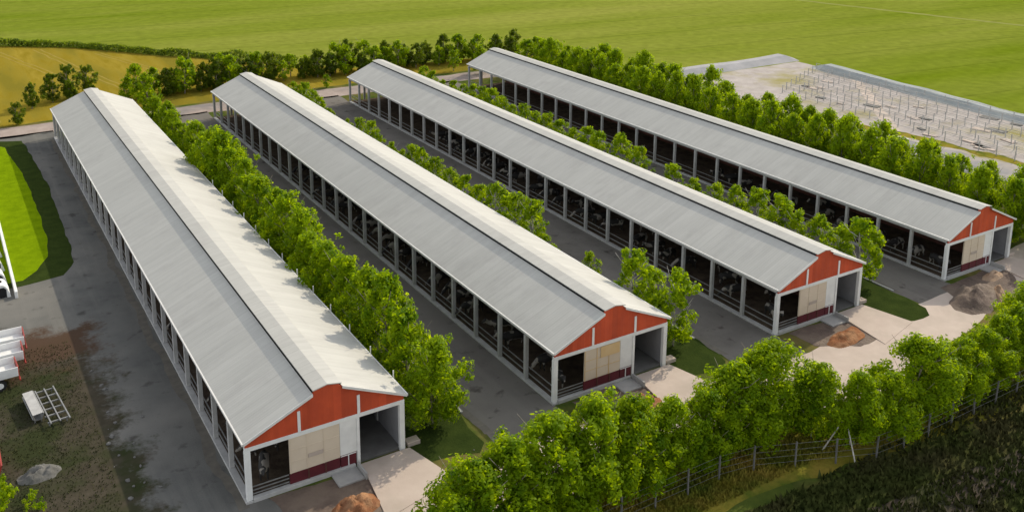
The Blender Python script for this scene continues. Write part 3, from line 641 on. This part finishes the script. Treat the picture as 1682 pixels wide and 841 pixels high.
# back hedge of dark trees
left4 = [(9.2, 149.8, 3.4, 'small round dark tree standing alone by the road bend'), (12.0, 158.6, 4.2, 'dark tree second from the left in the wheat field'),
         (15.2, 161.5, 4.7, 'dark tree third from the left in the wheat field'), (17.7, 162.6, 5.1, 'tall dark tree fourth from the left, above the leftmost barn end'), (20.9, 165.5, 4.3, 'dark tree peeping just above the leftmost barn ridge end')]
for x, y, h, d in left4: tree(far, x, y, h*1.04, d, 'separate dark trees in the wheat field', 1.12)
back = []
for k in range(15): back.append((25.8+k*1.4, 156.5+(k % 2)*2.4+k*.12, rt.uniform(4.3, 5.4), 0))
for k in range(17): back.append((46.4+k*1.35, 159.0+(k % 2)*2.3-k*.12, rt.uniform(4.2, 5.3), 1))
for k in range(24): back.append((69.0+k*1.3, 157.2+(k % 3)*1.5-k*.07, rt.uniform(3.9, 5.0), 2))
D = ['dark tree in the clump behind the first gap between barns', 'dark tree in the row behind the second gap between barns', 'dark tree in the row behind the third and fourth barns']
G = ['dark trees behind the first gap', 'dark trees behind the second gap', 'dark trees behind the third and fourth barns']
cnt = [0, 0, 0]
for x, y, h, g in back:
    tree(far if rt.random() < .62 else fargr, x+rt.uniform(-.5, .5), y, h*rt.uniform(.78, 1.2), ORD[cnt[g]]+' from the left, '+D[g], G[g], 1.15); cnt[g] += 1
for x, y, h, d in [(84, 146.0, 5.2, 'bright green tree left of the far end of the rightmost barn'), (80.8, 150.5, 4.2, 'low bright green tree behind the far end of the third barn'), (27.4, 151.0, 5.2, 'bright green tree behind the far end of the leftmost barn'), (56.0, 149.6, 2.6, 'low green bush behind the second gap'),
                   (91.5, 142.5, 6.2, 'tall tree just behind the far end of the rightmost barn'), (94.5, 143.5, 6.6, 'tall tree standing behind the rightmost barn corner')]:
    tree(fargr, x, y, h, d, None, 1.1)
# hedge on the field edge
def hedge(pts, wd, h, dens, mt, label):
    rg = random.Random(5); V = []; Fc = []
    for (x0, y0), (x1, y1) in zip(pts, pts[1:]):
        L = math.hypot(x1-x0, y1-y0); n = int(L*dens)
        for _ in range(n):
            t = rg.random(); u = rg.gauss(0, .33)
            nx, ny = -(y1-y0)/L, (x1-x0)/L
            hh = h*(.55+.6*noise.noise(Vector((x0+(x1-x0)*t, y0+(y1-y0)*t, 0))*.25)+.3)
            p = Vector((x0+(x1-x0)*t+nx*u*wd, y0+(y1-y0)*t+ny*u*wd, max(.1, rg.random()**.7*hh*(1-abs(u)*.5))))
            nn = Vector((rg.gauss(0, 1), rg.gauss(0, 1), rg.gauss(.4, 1))).normalized(); A = nn.orthogonal().normalized(); B = nn.cross(A); s = rg.uniform(.14, .28); k = len(V)
            V += [tuple(p-A*s), tuple(p+B*s*.6), tuple(p+A*s), tuple(p-B*s*.6)]; Fc.append((k, k+1, k+2, k+3))
    me = bpy.data.meshes.new('hedge'); me.from_pydata(V, [], Fc); o = link('hedge', me, mt); return tag(o, label, 'hedge')
hedge([(-45, 250), (11.8, 218.3), (24.5, 209.6), (36.7, 194.2), (50.5, 179.6), (58, 171)], 1.6, 1.6, 130, M['leafhd'], 'low dark hedge between the ripe wheat and the green field')

# shrubs
shm = [crown_mesh(200+i, 1.5, 1.1, .1, 20, 60, .10, M['leaf'], name='shrub') for i in range(3)]
for k, (x, y, s, d) in enumerate([(0.9, 56.6, 1.1, 'leafy bright shrub in the bottom left corner'), (2.1, 56.2, .75, 'low shrub right of the corner shrub'), (0.5, 58.4, .8, 'small shrub below the red skip'), (.3, 66.6, .6, 'small yellowish shrub above the red skip')]):
    o = bpy.data.objects.new('shrub', shm[k % 3]); COL.objects.link(o); o.location = (x, y, 0); o.scale = (s, s, s); o.rotation_euler = (0, 0, k); tag(o, d, 'shrub')
for k in range(16):
    o = bpy.data.objects.new('weed_clump', shm[k % 3]); COL.objects.link(o)
    o.location = (rt.uniform(24.4, 27.6) if k % 2 else rt.uniform(45.4, 48.8), rt.uniform(50, 78), 0); s = rt.uniform(.22, .4); o.scale = (s, s, s)
    tag(o, 'low weed clump growing in the grass under the tree rows', 'weeds', 'weed clumps under the tree rows')
# tufts in the near grass, nobody could count them
rg = random.Random(9); V = []; Fc = []
def tufts(n, fn, s0, s1):
    for _ in range(n):
        x, y = fn(); a = rg.uniform(0, 3.14); h = rg.uniform(s0, s1); wv = h*.35
        dx, dy = math.cos(a)*wv, math.sin(a)*wv; k = len(V); lx, ly = rg.uniform(-.5, .5)*h, rg.uniform(-.5, .5)*h
        V.extend([(x-dx, y-dy, 0), (x+dx, y+dy, 0), (x+lx, y+ly, h)]); Fc.append((k, k+1, k+2))
tufts(26000, lambda: (lambda x: (x, 35.6+rg.uniform(0, 4.4)-(max(0, x-44)*.11)))(rg.uniform(16, 78)), .10, .32)
me = bpy.data.meshes.new('tall_grass'); me.from_pydata(V, [], Fc); o = link('tall_grass', me, M['dryg']); tag(o, 'tall dry yellowish grass under the front row of trees', 'grass', kind='stuff')
V = []; Fc = []
tufts(14000, lambda: (rg.uniform(30, 76), rg.uniform(23, 34.2)), .15, .5)
me = bpy.data.meshes.new('wild_grass'); me.from_pydata(V, [], Fc); o = link('wild_grass', me, M['near']); tag(o, 'rough dark grass beyond the wire fence in the near right corner', 'grass', kind='stuff')
V = []; Fc = []
tufts(9000, lambda: (rg.uniform(-2, 6.6), rg.uniform(50, 77)), .05, .14)
me = bpy.data.meshes.new('weeds'); me.from_pydata(V, [], Fc); o = link('weeds', me, M['weed']); tag(o, 'thin weeds growing over the bare earth at bottom left', 'weeds', kind='stuff')

# ---------------------------------------------------------------- fences
def wire_fence(pts, hgt, label, r=.045, wires=4, name='wire_fence', mt='post', top_rail=False, group=None):
    t = empty(name, (pts[0][0], pts[0][1], 0), label, 'fence', group)
    o0 = Vector((pts[0][0], pts[0][1], 0))
    pm = None
    for k, (x, y) in enumerate(pts):
        if pm is None:
            bm = bmesh.new(); box(bm, -r, r, -r, r, -.05, hgt); pm = bpy.data.meshes.new('post'); bm.to_mesh(pm); bm.free(); pm.materials.append(M[mt])
        o = bpy.data.objects.new('post', pm); COL.objects.link(o); o.parent = t; o.location = Vector((x, y, 0))-o0
        o.rotation_euler = (rt.uniform(-.03, .03), rt.uniform(-.03, .03), rt.uniform(-.2, .2))
    bm = bmesh.new()
    for (a, b), (c, d) in zip(pts, pts[1:]):
        for q in range(wires):
            z = hgt*(.25+.7*q/(max(1, wires-1))); tube(bm, Vector((a, b, z))-o0, Vector((c, d, z))-o0, .035 if top_rail else .009, n=4)
    obj('rail' if top_rail else 'wire', bm, M['steel'], t)
    return t
pf = [(15.5+k*2.6, 36.9+.4*math.sin(k)*.3) for k in range(12)] + [(47.0+k*2.6, 34.2-.15*k+.0*k) for k in range(0, 11)]
pf = [(x, (37.3 if x < 40 else 37.3-(x-40)*.42 if x < 49 else 33.5)) for x in [15.5+k*2.55 for k in range(25)]]
wire_fence(pf, 1.8, 'wire fence on grey concrete posts below the front row of trees', mt='stone')
for k in range(9):
    x = 117.5 + k*2.35
    y0, y1 = 66-k*1.5, 108+k*1.2
    n = 17
    wire_fence([(x+(y-60)*.06+rt.uniform(-.1, .1), y) for y in [y0+(y1-y0)*j/(n-1) for j in range(n)]], 1.35,
               ORD[k]+' line of thin grey posts and rails from the near side of the sandy site', r=.05, wires=2, name='pen_fence', mt='post', top_rail=True, group='pen fences on the sandy site')
for k in range(26):      # loose pale slabs on the site
    x, y = rt.uniform(119, 136), rt.uniform(68, 110); a = rt.uniform(.6, 1.4)
    o = obj('concrete_slab', bx(-a, a, -.5*a, .5*a, 0, .14, bev=.02), M['slab'] if k % 3 else M['stone']); o.location = (x, y, .0); o.rotation_euler = (0, 0, rt.uniform(-.3, .3)+1.5)
    tag(o, 'flat concrete slab lying on the sandy site', 'slab', 'concrete slabs lying on the sandy site')
# three pole stake tripod
t = empty('pole_tripod', (47.3, 35.2, 0), 'pale wooden three pole prop standing in the shade by the fence', 'tripod')
for a in (0.3, 2.4, 4.5):
    bm = bmesh.new(); tube(bm, (1.3*math.cos(a), 1.3*math.sin(a), 0), (-.1*math.cos(a), -.1*math.sin(a), 2.9), .05, .04); obj('pole', bm, M['whitewash'], t)

# ---------------------------------------------------------------- soil heaps, stones
def heap(x, y, rx, ry, h, mt, label, rz=0, sd=0, name='soil_heap', cat='soil heap', group=None):
    bm = bmesh.new(); n = 26; G = []
    for i in range(n+1):
        row = []
        for j in range(n+1):
            u, v = -1+2*i/n, -1+2*j/n; r = math.hypot(u, v)
            e = 1+.35*noise.noise(Vector((u*1.5+sd, v*1.5, 3)))
            z = h*max(0, 1-(r/e)**1.6)*(1+.6*noise.noise(Vector((u*3+sd, v*3, 0)))+.3*noise.noise(Vector((u*9+sd, v*9, 0))))
            row.append(bm.verts.new((u*rx, v*ry, z-.03)))
        G.append(row)
    for i in range(n):
        for j in range(n):
            q = (G[i][j], G[i+1][j], G[i+1][j+1], G[i][j+1])
            if max(a.co.z for a in q) > -.029: bm.faces.new(q)
    bmesh.ops.delete(bm, geom=[v for v in bm.verts if not v.link_faces], context='VERTS')
    o = obj(name, bm, mt, smooth=True); o.location = (x, y, .012); o.rotation_euler = (0, 0, rz)
    return tag(o, label, cat, group)
heap(18.1, 46.4, 1.7, 1.1, .8, M['orange'], 'orange brown soil heap beside the ramp of the leftmost barn', .2, 1)
heap(39.4, 46.0, 1.9, 1.2, .95, M['orange'], 'orange soil heap beside the ramp of the second barn', .1, 2)
heap(60.3, 45.5, 2.4, 1.0, .5, M['orange'], 'orange soil heap beside the ramp of the third barn', .2, 3)
heap(75.8, 44.3, 3.5, 1.9, 1.0, M['mud'], 'broad dark mud heap before the rightmost barn', .25, 4)
heap(78.4, 43.6, 2.3, .5, .6, M['tansoil'], 'narrow tan soil bank at the edge of the mud', -.9+1.57, 5)
heap(81.6, 46.3, 1.6, .7, .5, M['tansoil'], 'short tan soil bank near the rightmost barn ramp', .2, 6)
heap(2.7, 59.6, 1.25, .85, .55, M['stone'], 'grey rubble heap above the corner shrub', .1, 7, 'rubble_heap', 'rubble')
rocks = []
for k in range(4):
    bm = bmesh.new(); bmesh.ops.create_icosphere(bm, subdivisions=2, radius=.3)
    for v in bm.verts: v.co *= 1+.5*noise.noise(v.co*4+Vector((k*5, 0, 0))); v.co.z *= .65
    me = bpy.data.meshes.new('rock'); bm.to_mesh(me); bm.free(); me.materials.append(M['stone']); rocks.append(me)
for k in range(44):
    y = rt.uniform(46, 72); x = 7.9+rt.gauss(0, .6)-(.5 if 56 < y < 62 else 0)
    if k > 30: x, y = rt.uniform(26.6, 30.5), rt.uniform(46.6, 49.0)
    o = bpy.data.objects.new('rock', rocks[k % 4]); COL.objects.link(o); s = rt.uniform(.15, .6)*(.6 if k > 30 else 1); o.location = (x, y, .03); o.scale = (s, s*rt.uniform(.7, 1.3), s); o.rotation_euler = (0, 0, rt.uniform(0, 6))
    tag(o, 'small grey rock lying along the edge of the yard' if k <= 30 else 'small grey rock by the road end before the second barn', 'rock', 'rocks along the yard edge' if k <= 30 else 'rocks before the second barn')

# ---------------------------------------------------------------- machinery on the left
def trailer():
    t = empty('farm_trailer', (0, 0, 0), '', 'trailer', 'white farm trailers parked side by side')
    b = obj('load_bed', bx(-5.6, 0, -.95, .95, .92, 1.12, bev=.02), M['white'], t)
    for s in (-1, 1): obj('side_board', bx(-5.6, 0, s*.95-.04, s*.95+.04, 1.125, 1.62, bev=.01), M['white'], t)
    obj('tail_board', bx(.003, .07, -.9, .9, .95, 1.6, bev=.01), M['redsteel'], t)
    bm = bmesh.new()
    for s in (-.45, .45): box(bm, -6.4, .0, s-.06, s+.06, .72, .915)
    for xx in (-5, -3, -1): box(bm, xx, xx+.1, -.38, .38, .74, .9)
    obj('chassis', bm, M['redsteel'], t)
    bm = bmesh.new(); box(bm, .075, .15, -.85, .85, .48, .58)
    for s in (-.7, .7): box(bm, .02, .073, s-.04, s+.04, .48, .93)
    obj('bumper', bm, M['redsteel'], t)
    bm = bmesh.new(); tube(bm, (-1.3, 0, .42), (-1.3, 0, .42001), .01); bm.free()
    for xx in (-1.2, -2.2):
        for s in (-1, 1):
            bm = bmesh.new(); tube(bm, (xx, s*.62, .42), (xx, s*.86, .42), .42, n=20); wl = obj('wheel', bm, M['rubber'], t)
            bm = bmesh.new(); tube(bm, (xx, s*.84, .42), (xx, s*.875, .42), .22, n=14); obj('rim', bm, M['white'], wl)
    return t
t0 = trailer()
for k, (x, y, d) in enumerate([(3.5, 77.2, 'white trailer with red tail board, farthest of the three parked'), (3.2, 74.8, 'white trailer with red tail board, middle of the three parked'), (2.6, 72.4, 'white trailer with red tail board, nearest of the three parked')]):
    o = t0 if k == 0 else dup(t0, (x, y, 0), 0.03*k)
    o.location = (x, y, 0); o['label'] = d
t = empty('feed_rack', (3.3, 64.9, 0), 'pale sheet metal trough with a ladder of steel rails lying beside it', 'feed rack', rz=0.10)
bm = bmesh.new(); prism(bm, [(-.25, .35), (-.1, .2), (.35, .2), (.5, .62), (.45, .64), (.32, .26), (-.08, .26), (-.2, .38)], .9, 4.4); obj('trough', bm, M['steel'], t)
bm = bmesh.new(); prism(bm, [(-.22, .64), (.42, .67), (.42, .70), (-.22, .67)], .9, 4.3); obj('lid', bm, M['post'], t)
bm = bmesh.new()
for yy in (0.0, .9, 1.8, 2.7, 3.6, 4.5): box(bm, .5, 1.9, yy, yy+.09, .22, .31)
for xx in (.62, 1.2, 1.8): box(bm, xx, xx+.08, -.3, 4.7, .315, .39)
obj('rail_grid', bm, M['steel'], t)
for (xx, yy) in ((-.1, 1.0), (.3, 1.0), (-.1, 4.2), (.3, 4.2), (1.7, 0), (1.7, 4.5), (.6, 0), (.6, 4.5)):
    obj('leg', bx(xx-.04, xx+.04, yy+.01, yy+.09, 0, .2), M['steel'], t)
# calf hutches, low wall
tag(obj('low_wall', bx(3.72, 3.95, 87.6, 118, 0, .62, bev=.02), M['white']), 'low white wall along the left side of the lit lawn', 'wall')
def hutch():
    t = empty('calf_hutch', (0, 0, 0), '', 'calf hutch', 'white calf hutches by the low wall')
    bm = bmesh.new(); prof = [(.6*math.cos(a), .2+1.0*math.sin(a)) for a in [math.pi*i/10 for i in range(11)]]
    prism(bm, [(-.68, 0), (-.66, .2)] + prof[::-1][1:-1] + [(.66, .2), (.68, 0)], 0, 1.7); s = obj('shell', bm, M['white'], t)
    bm = bmesh.new(); prism(bm, [(-.38, .02), (-.38, .75), (-.2, .95), (.2, .95), (.38, .75), (.38, .02)], -.02, -.004); obj('opening', bm, M['dark'], t)
    bm = bmesh.new(); tube(bm, (0, .8, 1.15), (0, .8, 1.32), .12); obj('vent_cap', bm, M['dark'], t)
    return t
h0 = hutch()
for k, (x, y, d) in enumerate([(2.75, 88.2, 'nearest white calf hutch beside the low wall'), (2.7, 91.2, 'second white calf hutch beside the low wall'), (2.75, 94.4, 'third white calf hutch beside the low wall'), (2.8, 98.0, 'farthest white calf hutch beside the low wall')]):
    o = h0 if k == 0 else dup(h0, (x, y, 0), .05*k)
    o.location = (x, y, 0); o['label'] = d
t = empty('waste_skip', (-.3, 60.2, 0), 'rusty red metal skip cut by the left edge', 'skip')
bm = bmesh.new(); prism(bm, [(-1.1, 1.0), (-.8, .1), (.8, .1), (1.1, 1.0), (1.02, 1.0), (.74, .18), (-.74, .18), (-1.02, 1.0)], 0, 3.2); obj('shell', bm, M['redsteel'], t)
for yy in (0.004, 3.12):
    bm = bmesh.new(); prism(bm, [(-1.0, .97), (-.73, .19), (.73, .19), (1.0, .97)], yy, yy+.07); obj('end_plate', bm, M['redsteel'], t)
# control cabinet behind the right tree row
t = empty('utility_cabinet', (108.0, 76.0, 0), 'small white cabinet seen over the trees by the grey road', 'cabinet')
b = obj('housing', bx(-.8, .8, -.6, .6, .1, 1.9, bev=.03), M['white'], t); d = obj('door', bx(-.7, .7, -.63, -.604, .2, 1.75, bev=.01), M['post'], t); obj('handle', bx(.5, .56, -.67, -.634, .9, 1.1), M['dark'], d)
obj('base', bx(-.9, .9, -.7, .7, -.02, .098), M['conc'], t); obj('roof', bx(-.9, .9, -.7, .7, 1.905, 1.97, bev=.01), M['steel'], t)
